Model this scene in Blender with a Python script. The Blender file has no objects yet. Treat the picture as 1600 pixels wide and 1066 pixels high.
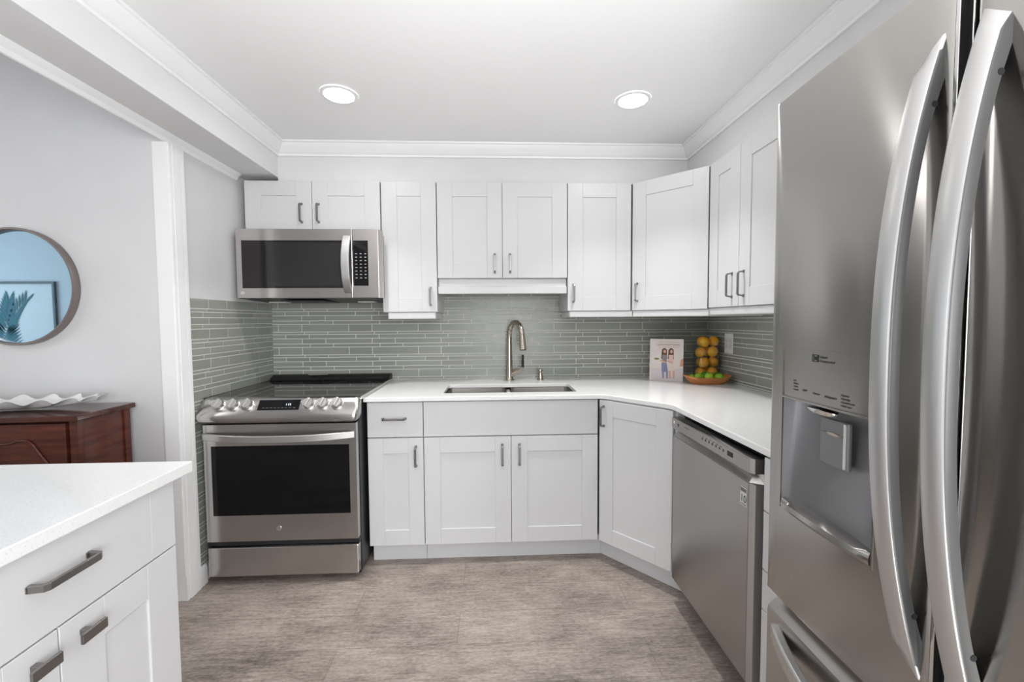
import bpy, bmesh, math, random
from mathutils import Vector as V, Matrix

# ------------------------------------------------------------------ camera
scene = bpy.context.scene
COL = scene.collection
PI = math.pi
YAW, PITCH, ROLL, FPX = .0441, .0482, -.0064, 672.93
CAM = V((-.2011, -2.8703, 1.2871))
cy, sy, cp, sp = math.cos(YAW), math.sin(YAW), math.cos(PITCH), math.sin(PITCH)
fwd = V((sy*cp, cy*cp, -sp)); r0 = V((cy, -sy, 0)); u0 = r0.cross(fwd)
right = math.cos(ROLL)*r0 + math.sin(ROLL)*u0
up = -math.sin(ROLL)*r0 + math.cos(ROLL)*u0
cam = bpy.data.cameras.new('camera')
cam.sensor_fit = 'HORIZONTAL'; cam.sensor_width = 36; cam.lens = FPX*36/1600
cam.clip_start = .02
co = bpy.data.objects.new('camera', cam); COL.objects.link(co)
co.matrix_world = Matrix(((right.x, up.x, -fwd.x, CAM.x), (right.y, up.y, -fwd.y, CAM.y), (right.z, up.z, -fwd.z, CAM.z), (0, 0, 0, 1)))
scene.camera = co

# ------------------------------------------------------------------ light and exposure
scene.view_settings.view_transform = 'Standard'
scene.view_settings.look = 'None'
scene.view_settings.gamma = 1
scene.view_settings.use_curve_mapping = False
scene.view_settings.exposure = 0.14
w = bpy.data.worlds.new('world'); scene.world = w; w.use_nodes = True
w.node_tree.nodes['Background'].inputs[0].default_value = (.80, .88, 1, 1)
w.node_tree.nodes['Background'].inputs[1].default_value = 1.0

def area(name, loc, target, sx, sy_, power, color=(1, 1, 1), shape='RECTANGLE', spread=PI):
    l = bpy.data.lights.new(name, 'AREA'); l.shape = shape; l.size = sx; l.size_y = sy_
    l.energy = power; l.color = color; l.spread = spread
    o = bpy.data.objects.new(name, l); COL.objects.link(o)
    o.location = loc
    o.rotation_euler = (V(target)-V(loc)).to_track_quat('-Z', 'Y').to_euler()
    return o
area('rear_fill', (.25, -4.5, 1.20), (-.25, 0, .5), 1.7, 1.3, 48, (.97, .985, 1))  # added frontal fill from behind the camera, at an invented window
area('dining_side_fill', (-6.8, -2.6, 1.5), (0, -2.2, 1.2), 2.2, 1.7, 44, (.93, .97, 1))  # invented fill from the dining side, no known source there
area('ceiling_bounce_fill', (-.10, -2.95, .45), (-.10, -2.60, 2.31), .8, .8, 17, (.985, .99, 1), 'RECTANGLE', math.radians(100))  # added uplight behind the camera, brightens the ceiling
DOWN = [(-.885, -.845), (.460, -.838)]
area('right_rear_fill', (1.22, -4.05, 1.35), (-1.2, -2.2, 1.2), .9, 1.6, 54, (.97, .985, 1))  # added fill for faces turned to +X, no hallway source known
for i, (dx, dy) in enumerate(DOWN):
    area('downlight', (dx, dy, 2.295), (dx, dy, 0), .115, .115, 3.8, (1, .99, .975), 'DISK', math.radians(89))
area('dining_top_fill', (-3.6, -2.6, 2.5), (-3.6, -2.6, 0), .5, .5, 12, (1, .98, .95), 'DISK')  # invented overhead fill for the dining side, out of view

# ------------------------------------------------------------------ materials
MATS = {}
def mat(name, color, rough=.5, metal=0., **kw):
    m = bpy.data.materials.new(name); m.use_nodes = True
    b = m.node_tree.nodes['Principled BSDF']
    b.inputs['Base Color'].default_value = (*color, 1)
    b.inputs['Roughness'].default_value = rough
    b.inputs['Metallic'].default_value = metal
    for k, v in kw.items(): b.inputs[k].default_value = v
    MATS[name] = m
    return m
def N(m, t, **kw):
    n = m.node_tree.nodes.new(t)
    for k, v in kw.items(): setattr(n, k, v)
    return n
def L(m, a, b): m.node_tree.links.new(a, b)
def noisy(m, c1, c2, scale, stretch=(1, 1, 1), detail=4, bump=0, lo=.35, hi=.65, rough=None, bump_dist=.002):
    """object-space noise between two colours, optional bump"""
    b = m.node_tree.nodes['Principled BSDF']
    tc = N(m, 'ShaderNodeTexCoord'); mp = N(m, 'ShaderNodeMapping'); mp.inputs['Scale'].default_value = stretch
    nz = N(m, 'ShaderNodeTexNoise'); nz.inputs['Scale'].default_value = scale; nz.inputs['Detail'].default_value = detail
    L(m, tc.outputs['Object'], mp.inputs[0]); L(m, mp.outputs[0], nz.inputs['Vector'])
    cr = N(m, 'ShaderNodeValToRGB'); cr.color_ramp.elements[0].position = lo; cr.color_ramp.elements[1].position = hi
    cr.color_ramp.elements[0].color = (*c1, 1); cr.color_ramp.elements[1].color = (*c2, 1)
    L(m, nz.outputs['Fac'], cr.inputs[0]); L(m, cr.outputs[0], b.inputs['Base Color'])
    if bump:
        bp = N(m, 'ShaderNodeBump'); bp.inputs['Strength'].default_value = bump; bp.inputs['Distance'].default_value = bump_dist
        L(m, nz.outputs['Fac'], bp.inputs['Height']); L(m, bp.outputs[0], b.inputs['Normal'])
    return m
wall_paint = noisy(mat('wall_paint', (.74, .74, .745), .6), (.665, .665, .67), (.685, .685, .69), 6, bump=.03)
ceiling_paint = mat('ceiling_paint', (.88, .88, .88), .7)
trim_paint = mat('trim_paint', (.86, .86, .86), .35)
bulkhead_paint = mat('bulkhead_paint', (.74, .74, .74), .55)
cabinet_paint = mat('cabinet_paint', (.63, .63, .635), .34)
quartz = noisy(mat('quartz', (.84, .84, .83), .14), (.67, .66, .65), (.81, .81, .805), 260, detail=3, lo=.30, hi=.42)
grout = mat('grout', (.66, .67, .62), .8)
black_gloss = mat('black_glass', (.005, .005, .006), .05, 0., **{'Specular IOR Level': .3})
black_matte = mat('black_plastic', (.012, .012, .013), .45)
dark_grey = mat('dark_grey_enamel', (.022, .022, .023), .4)
chrome = mat('chrome', (.8, .8, .79), .12, 1)
nickel = mat('brushed_nickel', (.43, .40, .37), .28, 1)
pull_steel = mat('pull_nickel', (.27, .26, .25), .30, 1)
faucet_metal = mat('faucet_nickel', (.50, .44, .38), .22, 1)
rubber = mat('rubber', (.01, .01, .01), .6)
white_plastic = mat('white_plastic', (.80, .80, .79), .35)
ink = mat('ink', (.03, .03, .03), .6)
ink_grey = mat('ink_grey', (.14, .14, .14), .6)
white_ink = mat('white_ink', (.75, .75, .75), .5)

def steel(name, color, rough, aniso=.6, grain='Y'):
    m = mat(name, color, rough, 1)
    b = m.node_tree.nodes['Principled BSDF']
    b.inputs['Anisotropic'].default_value = aniso
    b.inputs['Anisotropic Rotation'].default_value = .25
    tg = N(m, 'ShaderNodeTangent'); tg.direction_type = 'RADIAL'; tg.axis = 'Z'
    L(m, tg.outputs[0], b.inputs['Tangent'])
    return m
steel_fridge = steel('fridge_steel', (.43, .415, .395), .20, .985)
steel_range = steel('range_steel', (.51, .495, .48), .24, .85)
steel_micro = steel('microwave_steel', (.58, .55, .535), .24, .85)
steel_washer = steel('dishwasher_steel', (.42, .405, .39), .26, .85)
steel_handle = mat('handle_steel', (.60, .595, .59), .38, 1)
handle_side = mat('handle_side_grey', (.10, .10, .10), .38, .4)
steel_sink = mat('sink_steel', (.50, .48, .45), .28, 1)
dispenser_grey = mat('dispenser_grey', (.23, .23, .24), .33, .6)

# glass mosaic: colour varies tile by tile through an attribute
tile_glass = mat('tile_glass', (.34, .36, .32), .27)
def _tile():
    m = tile_glass; b = m.node_tree.nodes['Principled BSDF']
    at = N(m, 'ShaderNodeAttribute'); at.attribute_name = 'tone'
    cr = N(m, 'ShaderNodeValToRGB')
    cr.color_ramp.elements[0].color = (.245, .256, .224, 1); cr.color_ramp.elements[1].color = (.345, .357, .320, 1)
    tc = N(m, 'ShaderNodeTexCoord'); mp = N(m, 'ShaderNodeMapping'); mp.inputs['Scale'].default_value = (7, 7, 160)
    nz = N(m, 'ShaderNodeTexNoise'); nz.inputs['Scale'].default_value = 1; nz.inputs['Detail'].default_value = 3
    L(m, tc.outputs['Object'], mp.inputs[0]); L(m, mp.outputs[0], nz.inputs['Vector'])
    ad = N(m, 'ShaderNodeMath', operation='MULTIPLY_ADD'); ad.inputs[1].default_value = .5; 
    L(m, nz.outputs['Fac'], ad.inputs[0])
    s = N(m, 'ShaderNodeMath', operation='MULTIPLY'); s.inputs[1].default_value = .55
    L(m, at.outputs['Fac'], s.inputs[0]); L(m, s.outputs[0], ad.inputs[2])
    L(m, ad.outputs[0], cr.inputs[0]); L(m, cr.outputs[0], b.inputs['Base Color'])
_tile()

# wood-look vinyl planks running along X
vinyl = mat('vinyl_plank', (.3, .25, .22), .42)
def _vinyl():
    m = vinyl; b = m.node_tree.nodes['Principled BSDF']
    tc = N(m, 'ShaderNodeTexCoord')
    def noise(sc, st, det, rough=.6):
        mp = N(m, 'ShaderNodeMapping'); mp.inputs['Scale'].default_value = st
        nz = N(m, 'ShaderNodeTexNoise'); nz.inputs['Scale'].default_value = sc; nz.inputs['Detail'].default_value = det; nz.inputs['Roughness'].default_value = rough
        L(m, tc.outputs['Object'], mp.inputs[0]); L(m, mp.outputs[0], nz.inputs['Vector'])
        return nz.outputs['Fac']
    def mixv(a, b_, fac):
        x = N(m, 'ShaderNodeMix'); x.data_type = 'FLOAT'; x.inputs[0].default_value = fac
        L(m, a, x.inputs[2]); L(m, b_, x.inputs[3]); return x.outputs[0]
    n1 = noise(2.6, (1, 2.0, 1), 6, .66); n2 = noise(9, (1, 9, 1), 6, .7); n3 = noise(120, (.42, 1, 1), 3, .7)
    v = mixv(mixv(n1, n2, .50), n3, .30)
    mp = N(m, 'ShaderNodeMapping'); mp.inputs['Location'].default_value = (.356, .249, 0)
    L(m, tc.outputs['Object'], mp.inputs[0])
    br = N(m, 'ShaderNodeTexBrick'); br.offset = .38; br.inputs['Scale'].default_value = 1
    br.inputs['Brick Width'].default_value = 1.22; br.inputs['Row Height'].default_value = .192
    br.inputs['Mortar Size'].default_value = .0014; br.inputs['Mortar Smooth'].default_value = .3
    br.inputs['Color1'].default_value = (.42, .42, .42, 1); br.inputs['Color2'].default_value = (.58, .58, .58, 1); br.inputs['Mortar'].default_value = (.5, .5, .5, 1)
    L(m, mp.outputs[0], br.inputs['Vector'])
    sep = N(m, 'ShaderNodeSeparateColor'); L(m, br.outputs['Color'], sep.inputs[0])
    v = mixv(v, sep.outputs[0], .22)
    cr = N(m, 'ShaderNodeValToRGB')
    e = cr.color_ramp.elements
    e[0].position = .405; e[0].color = (.095, .075, .063, 1); e[1].position = .60; e[1].color = (.45, .385, .342, 1)
    x = e.new(.5); x.color = (.27, .226, .196, 1)
    L(m, v, cr.inputs[0])
    mx = N(m, 'ShaderNodeMix'); mx.data_type = 'RGBA'
    sc = N(m, 'ShaderNodeMath', operation='MULTIPLY'); sc.inputs[1].default_value = .55
    L(m, br.outputs['Fac'], sc.inputs[0]); L(m, sc.outputs[0], mx.inputs[0])
    L(m, cr.outputs[0], mx.inputs[6]); mx.inputs[7].default_value = (.10, .08, .065, 1)
    L(m, mx.outputs[2], b.inputs['Base Color'])
    bp = N(m, 'ShaderNodeBump'); bp.inputs['Strength'].default_value = .15; bp.inputs['Distance'].default_value = .002
    L(m, n3, bp.inputs['Height']); L(m, bp.outputs[0], b.inputs['Normal'])
_vinyl()
mahogany = noisy(mat('mahogany', (.1, .025, .015), .22), (.055, .013, .008), (.125, .033, .019), 5, (1.2, 1.2, 9), 6, lo=.3, hi=.7)
mahogany_top = noisy(mat('mahogany_top', (.08, .02, .012), .10), (.05, .016, .012), (.085, .027, .018), 5, (1, 9, 1), 6)
bowl_wood = noisy(mat('bowl_wood', (.4, .15, .05), .4), (.42, .14, .038), (.68, .28, .09), 14, (1, 5, 5), 5)
ceramic = mat('white_ceramic', (.78, .78, .78), .18)
mirror_glass = mat('mirror_glass', (.52, .74, .91), .015, 1)  # bluish cast of the reflected light is put into the glass colour
bronze = mat('mirror_frame_metal', (.27, .235, .22), .3, .8)
glass = mat('clear_glass', (1, 1, 1), .0, 0)
def _glass():
    nt = glass.node_tree; out = nt.nodes['Material Output']
    tr = nt.nodes.new('ShaderNodeBsdfTransparent'); tr.inputs[0].default_value = (.97, .98, .97, 1)
    gl = nt.nodes.new('ShaderNodeBsdfGlossy'); gl.inputs['Roughness'].default_value = .03
    lw = nt.nodes.new('ShaderNodeLayerWeight'); lw.inputs[0].default_value = .25
    fr_ = nt.nodes.new('ShaderNodeMath'); fr_.operation = 'MULTIPLY_ADD'; fr_.inputs[1].default_value = .30; fr_.inputs[2].default_value = .02
    nt.links.new(lw.outputs['Facing'], fr_.inputs[0])
    mx = nt.nodes.new('ShaderNodeMixShader')
    nt.links.new(fr_.outputs[0], mx.inputs[0]); nt.links.new(tr.outputs[0], mx.inputs[1]); nt.links.new(gl.outputs[0], mx.inputs[2]); nt.links.new(mx.outputs[0], out.inputs[0])
_glass()
citrus = noisy(mat('citrus_skin', (.85, .36, .03), .38), (.98, .40, .010), (1.0, .55, .035), 9, detail=3, bump=.0)
lime_mat = noisy(mat('lime_skin', (.2, .42, .03), .35), (.20, .48, .012), (.42, .70, .04), 11, detail=3)
lime_dark = noisy(mat('dark_lime_skin', (.05, .2, .02), .35), (.035, .16, .012), (.08, .26, .02), 11, detail=3)

def emis(name, color, strength):
    m = mat(name, (0, 0, 0), .5); b = m.node_tree.nodes['Principled BSDF']
    b.inputs['Emission Color'].default_value = (*color, 1); b.inputs['Emission Strength'].default_value = strength
    return m
lamp_on = emis('lamp_diffuser', (1, .99, .97), 50)
led = emis('display_digits', (.75, .85, 1), 1.2)

# ------------------------------------------------------------------ mesh building
ORIGIN = {}
class MB:
    def __init__(s): s.v = []; s.f = []; s.tone = []
    def add(s, vs, fs, tone=None):
        o = len(s.v); s.v += [V(p) for p in vs]
        for f in fs: s.f.append([i+o for i in f]); s.tone.append(tone)
        return s
    def box(s, x0, x1, y0, y1, z0, z1, tone=None):
        return s.add([(x0, y0, z0), (x1, y0, z0), (x1, y1, z0), (x0, y1, z0), (x0, y0, z1), (x1, y0, z1), (x1, y1, z1), (x0, y1, z1)],
                     [(0, 3, 2, 1), (4, 5, 6, 7), (0, 1, 5, 4), (1, 2, 6, 5), (2, 3, 7, 6), (3, 0, 4, 7)], tone)
    def obox(s, O, u, n, a0, a1, b0, b1, c0, c1, w=V((0, 0, 1))):
        """box in the frame u (across), w (up), n (out)"""
        p = lambda a, b, c: O+u*a+w*b+n*c
        return s.add([p(a0, b0, c0), p(a1, b0, c0), p(a1, b0, c1), p(a0, b0, c1), p(a0, b1, c0), p(a1, b1, c0), p(a1, b1, c1), p(a0, b1, c1)],
                     [(0, 3, 2, 1), (4, 5, 6, 7), (0, 1, 5, 4), (1, 2, 6, 5), (2, 3, 7, 6), (3, 0, 4, 7)])
    def loft(s, rings, caps=True, closed=False):
        n = len(rings[0]); m = len(rings); vs = [p for r in rings for p in r]; fs = []
        for i in range(m if closed else m-1):
            a, b = i*n, ((i+1) % m)*n
            for j in range(n): fs.append((a+j, a+(j+1) % n, b+(j+1) % n, b+j))
        if caps and not closed: fs += [tuple(range(n))[::-1], tuple((m-1)*n+j for j in range(n))]
        return s.add(vs, fs)
    def prism(s, poly, axis, a0, a1):
        """poly of 2D points extruded along an axis; x: (y,z), y: (x,z), z: (x,y)"""
        f = {'x': lambda p, a: (a, p[0], p[1]), 'y': lambda p, a: (p[0], a, p[1]), 'z': lambda p, a: (p[0], p[1], a)}[axis]
        return s.loft([[f(p, a0) for p in poly], [f(p, a1) for p in poly]])
    def tube(s, path, rad, n=14, caps=True):
        path = [V(p) for p in path]; rings = []
        t0 = (path[1]-path[0]).normalized(); ref = V((0, 0, 1)) if abs(t0.z) < .9 else V((1, 0, 0))
        nrm = t0.cross(ref).normalized()
        for i, p in enumerate(path):
            t = (path[min(i+1, len(path)-1)]-path[max(i-1, 0)]).normalized()
            nrm = (nrm-t*nrm.dot(t)).normalized(); b = t.cross(nrm)
            r = rad[i] if isinstance(rad, (list, tuple)) else rad
            rings.append([p+nrm*(r*math.cos(2*PI*k/n))+b*(r*math.sin(2*PI*k/n)) for k in range(n)])
        return s.loft(rings, caps)
    def sweep(s, path, upv, hw, ht):
        """rectangle: hw along upv, ht in the plane of the path, mitred"""
        path = [V(p) for p in path]; upv = V(upv).normalized(); rings = []
        for i, p in enumerate(path):
            d0 = (p-path[i-1]).normalized() if i else None
            d1 = (path[i+1]-p).normalized() if i < len(path)-1 else None
            t = ((d0 or d1)+(d1 or d0)).normalized(); nn = upv.cross(t).normalized()
            k = 1/max(.4, t.dot(d0 or d1))
            rings.append([p+upv*a*hw+nn*b*ht*k for a, b in ((-1, -1), (1, -1), (1, 1), (-1, 1))])
        return s.loft(rings)
    def lathe(s, prof, c, n=28, axis=V((0, 0, 1)), caps=True):
        axis = V(axis).normalized(); ref = V((1, 0, 0)) if abs(axis.x) < .9 else V((0, 1, 0))
        a = axis.cross(ref).normalized(); b = axis.cross(a); c = V(c)
        return s.loft([[c+axis*z+a*(r*math.cos(2*PI*k/n))+b*(r*math.sin(2*PI*k/n)) for k in range(n)] for r, z in prof], caps)
    def grid(s, fn, nu, nv):
        vs = [fn(i/nu, j/nv) for i in range(nu+1) for j in range(nv+1)]
        return s.add(vs, [(i*(nv+1)+j, (i+1)*(nv+1)+j, (i+1)*(nv+1)+j+1, i*(nv+1)+j+1) for i in range(nu) for j in range(nv)])
    def ball(s, c, rx, ry, rz, nu=16, nv=10, tip=0):
        c = V(c); rings = []
        for i in range(nv+1):
            th = PI*i/nv; q = max(math.sin(th), .02)
            rings.append([c+V((rx*q*math.cos(2*PI*k/nu), ry*q*math.sin(2*PI*k/nu), rz*(-math.cos(th))*(1+tip*abs(math.cos(th))**6))) for k in range(nu)])
        return s.loft(rings)
    def build(s, name, m, parent=None, bevel=0, smooth=None, seg=2, normals=True):
        org = ORIGIN.get(parent.name, V((0, 0, 0))) if parent else V((0, 0, 0))
        me = bpy.data.meshes.new(name)
        me.from_pydata([p-org for p in s.v], [], s.f)
        if normals:
            bm = bmesh.new(); bm.from_mesh(me); bmesh.ops.recalc_face_normals(bm, faces=bm.faces); bm.to_mesh(me); bm.free()
        if any(t is not None for t in s.tone):
            at = me.attributes.new('tone', 'FLOAT', 'FACE')
            for i, t in enumerate(s.tone): at.data[i].value = t if t is not None else .5
        for mm in (m if isinstance(m, (list, tuple)) else [m]): me.materials.append(mm)
        o = bpy.data.objects.new(name, me); COL.objects.link(o)
        if smooth is not None:
            for p in me.polygons: p.use_smooth = True
            me.set_sharp_from_angle(angle=math.radians(smooth))
        if bevel:
            b = o.modifiers.new('bevel', 'BEVEL'); b.width = bevel; b.segments = seg; b.limit_method = 'ANGLE'; b.angle_limit = math.radians(50)
        if parent:
            o.parent = parent; ORIGIN[o.name] = org
        else: ORIGIN[o.name] = V((0, 0, 0))
        return o
def thing(name, label, cat, loc, group=None):
    o = bpy.data.objects.new(name, None); COL.objects.link(o)
    o.empty_display_size = .05; o.location = loc; ORIGIN[o.name] = V(loc)
    o['label'] = label; o['category'] = cat
    if group: o['group'] = group
    return o
def tag(o, label, cat, group=None):
    o['label'] = label; o['category'] = cat
    if group: o['group'] = group
    return o
def struct(o, label=None):
    o['kind'] = 'structure'
    if label: o['label'] = label
    return o
def lettering(text, size, O, u, vdir, m, name, parent, lift=.0004, align='CENTER', thick=.0002):
    """flat raised lettering: u reads along the text, vdir is up, standing on O"""
    c = bpy.data.curves.new(name, 'FONT'); c.body = text; c.size = size; c.align_x = align; c.extrude = thick
    t = bpy.data.objects.new(name, c); COL.objects.link(t)
    bpy.context.view_layer.update()
    me = bpy.data.meshes.new_from_object(t.evaluated_get(bpy.context.evaluated_depsgraph_get()))
    bpy.data.objects.remove(t); bpy.data.curves.remove(c)
    u = V(u).normalized(); vdir = V(vdir).normalized(); n = u.cross(vdir)
    org = ORIGIN[parent.name]
    for v in me.vertices: v.co = V(O)+u*v.co.x+vdir*v.co.y+n*(v.co.z+lift)-org
    me.materials.clear(); me.materials.append(m); me.name = name
    o = bpy.data.objects.new(name, me); COL.objects.link(o); o.parent = parent; ORIGIN[o.name] = org
    return o
X_, Y_, Z_ = V((1, 0, 0)), V((0, 1, 0)), V((0, 0, 1))

# ------------------------------------------------------------------ setting
XL, XR = -1.638, 1.263
CEIL = 2.31
struct(MB().box(-7.1, XR+.1, -4.7, .1, -.06, 0).build('floor', vinyl))
struct(MB().box(-1.62, XR+.1, -4.7, .1, CEIL, CEIL+.08).build('ceiling', ceiling_paint))
struct(MB().box(-7.1, -1.62, -4.7, -.76, 2.66, 2.74).build('ceiling', ceiling_paint))
struct(MB().box(XL-.12, XR+.12, 0, .1, 0, 2.74).build('wall_back', wall_paint))
struct(MB().box(XR, XR+.1, -4.7, 0, 0, CEIL).build('wall_right', wall_paint))
struct(MB().box(XL-.1, XL, -.86, 0, 0, 2.74).build('wall_left', wall_paint))
struct(MB().box(-7.1, XL-.1, -.86, -.76, 0, 2.66).build('wall_dining', wall_paint))
struct(MB().box(-7.1, -7.0, -4.7, -.86, 0, 2.66).build('wall_side', wall_paint))
mb = MB(); mb.box(-7.1, -.65, -4.7, -4.6, 0, 2.66); mb.box(1.15, XR+.1, -4.7, -4.6, 0, 2.66)
mb.box(-.65, 1.15, -4.7, -4.6, 0, .60); mb.box(-.65, 1.15, -4.7, -4.6, 2.2, 2.66)
struct(mb.build('wall_rear', wall_paint))
mb = MB()
for a, b in ((-.65, -.59), (.22, .28), (1.09, 1.15)): mb.box(a, b, -4.68, -4.62, .60, 2.2)
mb.box(-.65, 1.15, -4.68, -4.62, .60, .66); mb.box(-.65, 1.15, -4.68, -4.62, 2.14, 2.2)
struct(mb.build('added_window_1', trim_paint, bevel=.003))  # rear window is invented, stands unseen behind the added fill
# boxed beam over the opening side, and soffits above the wall cabinets
struct(MB().box(XL, -1.43, -4.6, -.001, 2.117, CEIL).build('trim_bulkhead', bulkhead_paint, bevel=.002))
struct(MB().box(-1.43, XR, -.29, -.001, 2.093, CEIL).build('wall_soffit', wall_paint))
struct(MB().box(.975, XR-.001, -4.6, -.29, 2.093, CEIL).build('wall_soffit', wall_paint))
struct(MB().box(-7.0, XL-.1, -4.6, -4.2, 2.2, 2.66).build('wall_soffit', wall_paint))
# crown moulding sweeps round bulkhead, back soffit and right soffit
prof = [(0, 2.237), (.010, 2.237), (.012, 2.2475), (.017, 2.250), (.024, 2.256), (.040, 2.276), (.050, 2.292), (.052, 2.298), (.060, 2.300), (.063, 2.309), (0, 2.309)]
x0, x1, yb = -1.43, .975, -.29
rings = [[(x0+d, -4.59, z) for d, z in prof], [(x0+d, yb-d, z) for d, z in prof], [(x1-d, yb-d, z) for d, z in prof], [(x1-d, -4.59, z) for d, z in prof]]
struct(MB().loft(rings).build('trim_crown', trim_paint, smooth=25))
cove = [(0, 0), (.032, 0), (.028, -.006), (.012, -.020), (.006, -.034), (0, -.036)]
struct(MB().loft([[(XL+a, y, 2.117+b) for a, b in cove] for y in (-4.59, -.34)]).build('trim_cove', trim_paint, smooth=25))
# casing round the end of the tiled wall
mb = MB()
mb.box(-1.690, XL+.020, -.876, -.8605, 0, 2.080); mb.box(-1.684, -1.622, -.8785, -.876, .12, 2.080)
struct(mb.build('trim_casing', trim_paint, bevel=.003))
mb = MB(); mb.box(XL+.0005, XL+.018, -.8603, -.778, 0, 2.080); mb.box(XL+.018, XL+.022, -.856, -.812, 0, 2.080); mb.box(XL+.018, XL+.0205, -.806, -.784, 0, 2.080)
struct(mb.build('trim_casing', trim_paint, bevel=.003))
struct(MB().prism([(XL+.0005, 0), (XL+.016, 0), (XL+.016, .075), (XL+.012, .088), (XL+.008, .096), (XL+.0005, .098)], 'y', -.778, -.73).build('baseboard_left', trim_paint))

# glass mosaic backsplash: one mesh per wall, every tile a bevelled block on the grout bed
ROWS = [(.0500, 0.0), (.0165, .165), (.0270, .045), (.0340, .150), (.0225, .200)]
def mosaic(name, P, length, z0, z1, ztop, seed, shift=0):
    """P(s, d, z): point at distance s along the wall, d out from it"""
    rnd = random.Random(seed)
    mb = MB(); g = .0016
    z = ztop; k = 0
    while z > z0:
        h, off = ROWS[k % 5]; zb = z-h
        s = -.9+off+shift; j = 0
        while s < length:
            wd = .15 if j % 2 == 0 else .30
            a, b = max(s+g, 0), min(s+wd-g, length); c, d = max(zb+g, z0), min(z-g, z1)
            if b-a > .004 and d-c > .003:
                e = .0012; t = rnd.random()
                q = [P(a, .002, c), P(b, .002, c), P(b, .002, d), P(a, .002, d), P(a+e, .0062, c+e), P(b-e, .0062, c+e), P(b-e, .0062, d-e), P(a+e, .0062, d-e)]
                mb.add(q, [(0, 3, 2, 1), (4, 5, 6, 7), (0, 1, 5, 4), (1, 2, 6, 5), (2, 3, 7, 6), (3, 0, 4, 7)], t)
            s += wd; j += 1
        z = zb; k += 1
    nt = len(mb.f)
    p = [P(0, .0004, z0), P(length, .0004, z0), P(length, .0004, z1), P(0, .0004, z1), P(0, .0045, z0), P(length, .0045, z0), P(length, .0045, z1), P(0, .0045, z1)]
    mb.add(p, [(0, 3, 2, 1), (4, 5, 6, 7), (0, 1, 5, 4), (1, 2, 6, 5), (2, 3, 7, 6), (3, 0, 4, 7)], .5)
    o = mb.build(name, [tile_glass, grout])
    for i in range(nt, nt+6): o.data.polygons[i].material_index = 1
    return struct(o)
mosaic('wall_backsplash_back', lambda s, d, z: (XL+s, -d, z), XR-XL, .86, 1.72, 1.4186+.15*2, 3, shift=.044)
mosaic('wall_backsplash_left', lambda s, d, z: (XL+d, -.0065-s, z), .771, .098, 1.404, 1.404, 5, shift=.02)
mosaic('wall_backsplash_right', lambda s, d, z: (XR-d, -.0065-s, z), 1.83, .86, 1.36, 1.4186, 8, shift=.10)

# ------------------------------------------------------------------ cabinet joinery
def door_mb(O, u, n, wd, h, stile=.082, rail=.082, t=.019):
    mb = MB(); r = .0055
    mb.obox(O, u, n, 0, stile, 0, h, -t, 0); mb.obox(O, u, n, wd-stile, wd, 0, h, -t, 0)
    mb.obox(O, u, n, stile, wd-stile, 0, rail, -t, 0); mb.obox(O, u, n, stile, wd-stile, h-rail, h, -t, 0)
    mb.obox(O, u, n, stile-.001, wd-stile+.001, rail-.001, h-rail+.001, -t+.002, -r)
    return mb
def door(O, u, n, wd, h, parent, name='door', **k):
    return door_mb(V(O), V(u), V(n), wd, h, **k).build(name, cabinet_paint, parent, bevel=.0014)
def pull(C_, axis, n, length, parent, out=.028, hw=.0055, ht=.0035):
    """bow pull: feet on the face at C_, bar standing off along n"""
    C_, axis, n = V(C_), V(axis), V(n); a = length/2; upv = axis.cross(n)
    path = [C_-axis*(a+.002)+n*.0002, C_-axis*(a-.002)+n*(out-.004), C_-axis*(a-.008)+n*out, C_+axis*(a-.008)+n*out, C_+axis*(a-.002)+n*(out-.004), C_+axis*(a+.002)+n*.0002]
    mb = MB().sweep(path, upv, hw, ht)
    for q in (-1, 1): mb.obox(C_+axis*(q*(a+.001)), axis, n, -.0065, .0065, -.0065, .0065, .0001, .003, w=upv)
    return mb.build('handle', pull_steel, parent, bevel=.0012)
FR = .3294      # door faces of wall cabinets stand this far off the back wall
NB = V((0, -1, 0)); NR = V((-1, 0, 0))
UT = 2.089
def wall_unit(name, label, xa, xb, zb, doors, pulls, rail=True, group='white cabinets hung along the back wall'):
    t = thing(name, label, 'cabinet', ((xa+xb)/2, -.16, zb), group)
    mb = MB().box(xa+.001, xb-.001, -FR+.021, -.008, zb, UT); mb.build('carcass', cabinet_paint, t, bevel=.001)
    for (a, b) in doors:
        d = door((a+.0015, -FR, zb+.001), X_, NB, b-a-.003, UT-zb-.003, t, stile=.088 if b-a > .25 else .09)
        for (px, za, zc) in pulls:
            if a < px < b: pull((px, -FR, (za+zc)/2), Z_, NB, zc-za, d)
    return t
W1, W2, W3, W4, W5 = -1.603, -.842, -.523, .242, .621
t = wall_unit('wall_cabinet', 'short two-door white wall cabinet above the microwave', W1, W2, 1.800, [(W1, -1.2275), (-1.2275, W2)], [(-1.285, 1.856, 1.956), (-1.190, 1.856, 1.956)])
t = wall_unit('wall_cabinet', 'narrow one-door white wall cabinet beside the microwave', W2+.004, W3, 1.338, [(W2+.004, W3)], [(-.562, 1.380, 1.478)])
MB().box(W2+.03, W3-.012, -FR+.006, -.03, 1.298, 1.3375).build('light_rail', cabinet_paint, t, bevel=.004)
t = wall_unit('wall_cabinet', 'two-door white wall cabinet above the sink with a valance beneath', W3+.002, W4-.002, 1.534, [(W3+.002, -.1415), (-.1415, W4-.002)], [(-.187, 1.568, 1.671), (-.097, 1.568, 1.671)])
mb = MB().box(W3+.004, W4-.004, -FR+.022, -FR+.040, 1.443, 1.5335); mb.box(W3+.004, W4-.004, -FR+.002, -FR+.0218, 1.443, 1.487)
mb.build('valance', cabinet_paint, t, bevel=.004)
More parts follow.
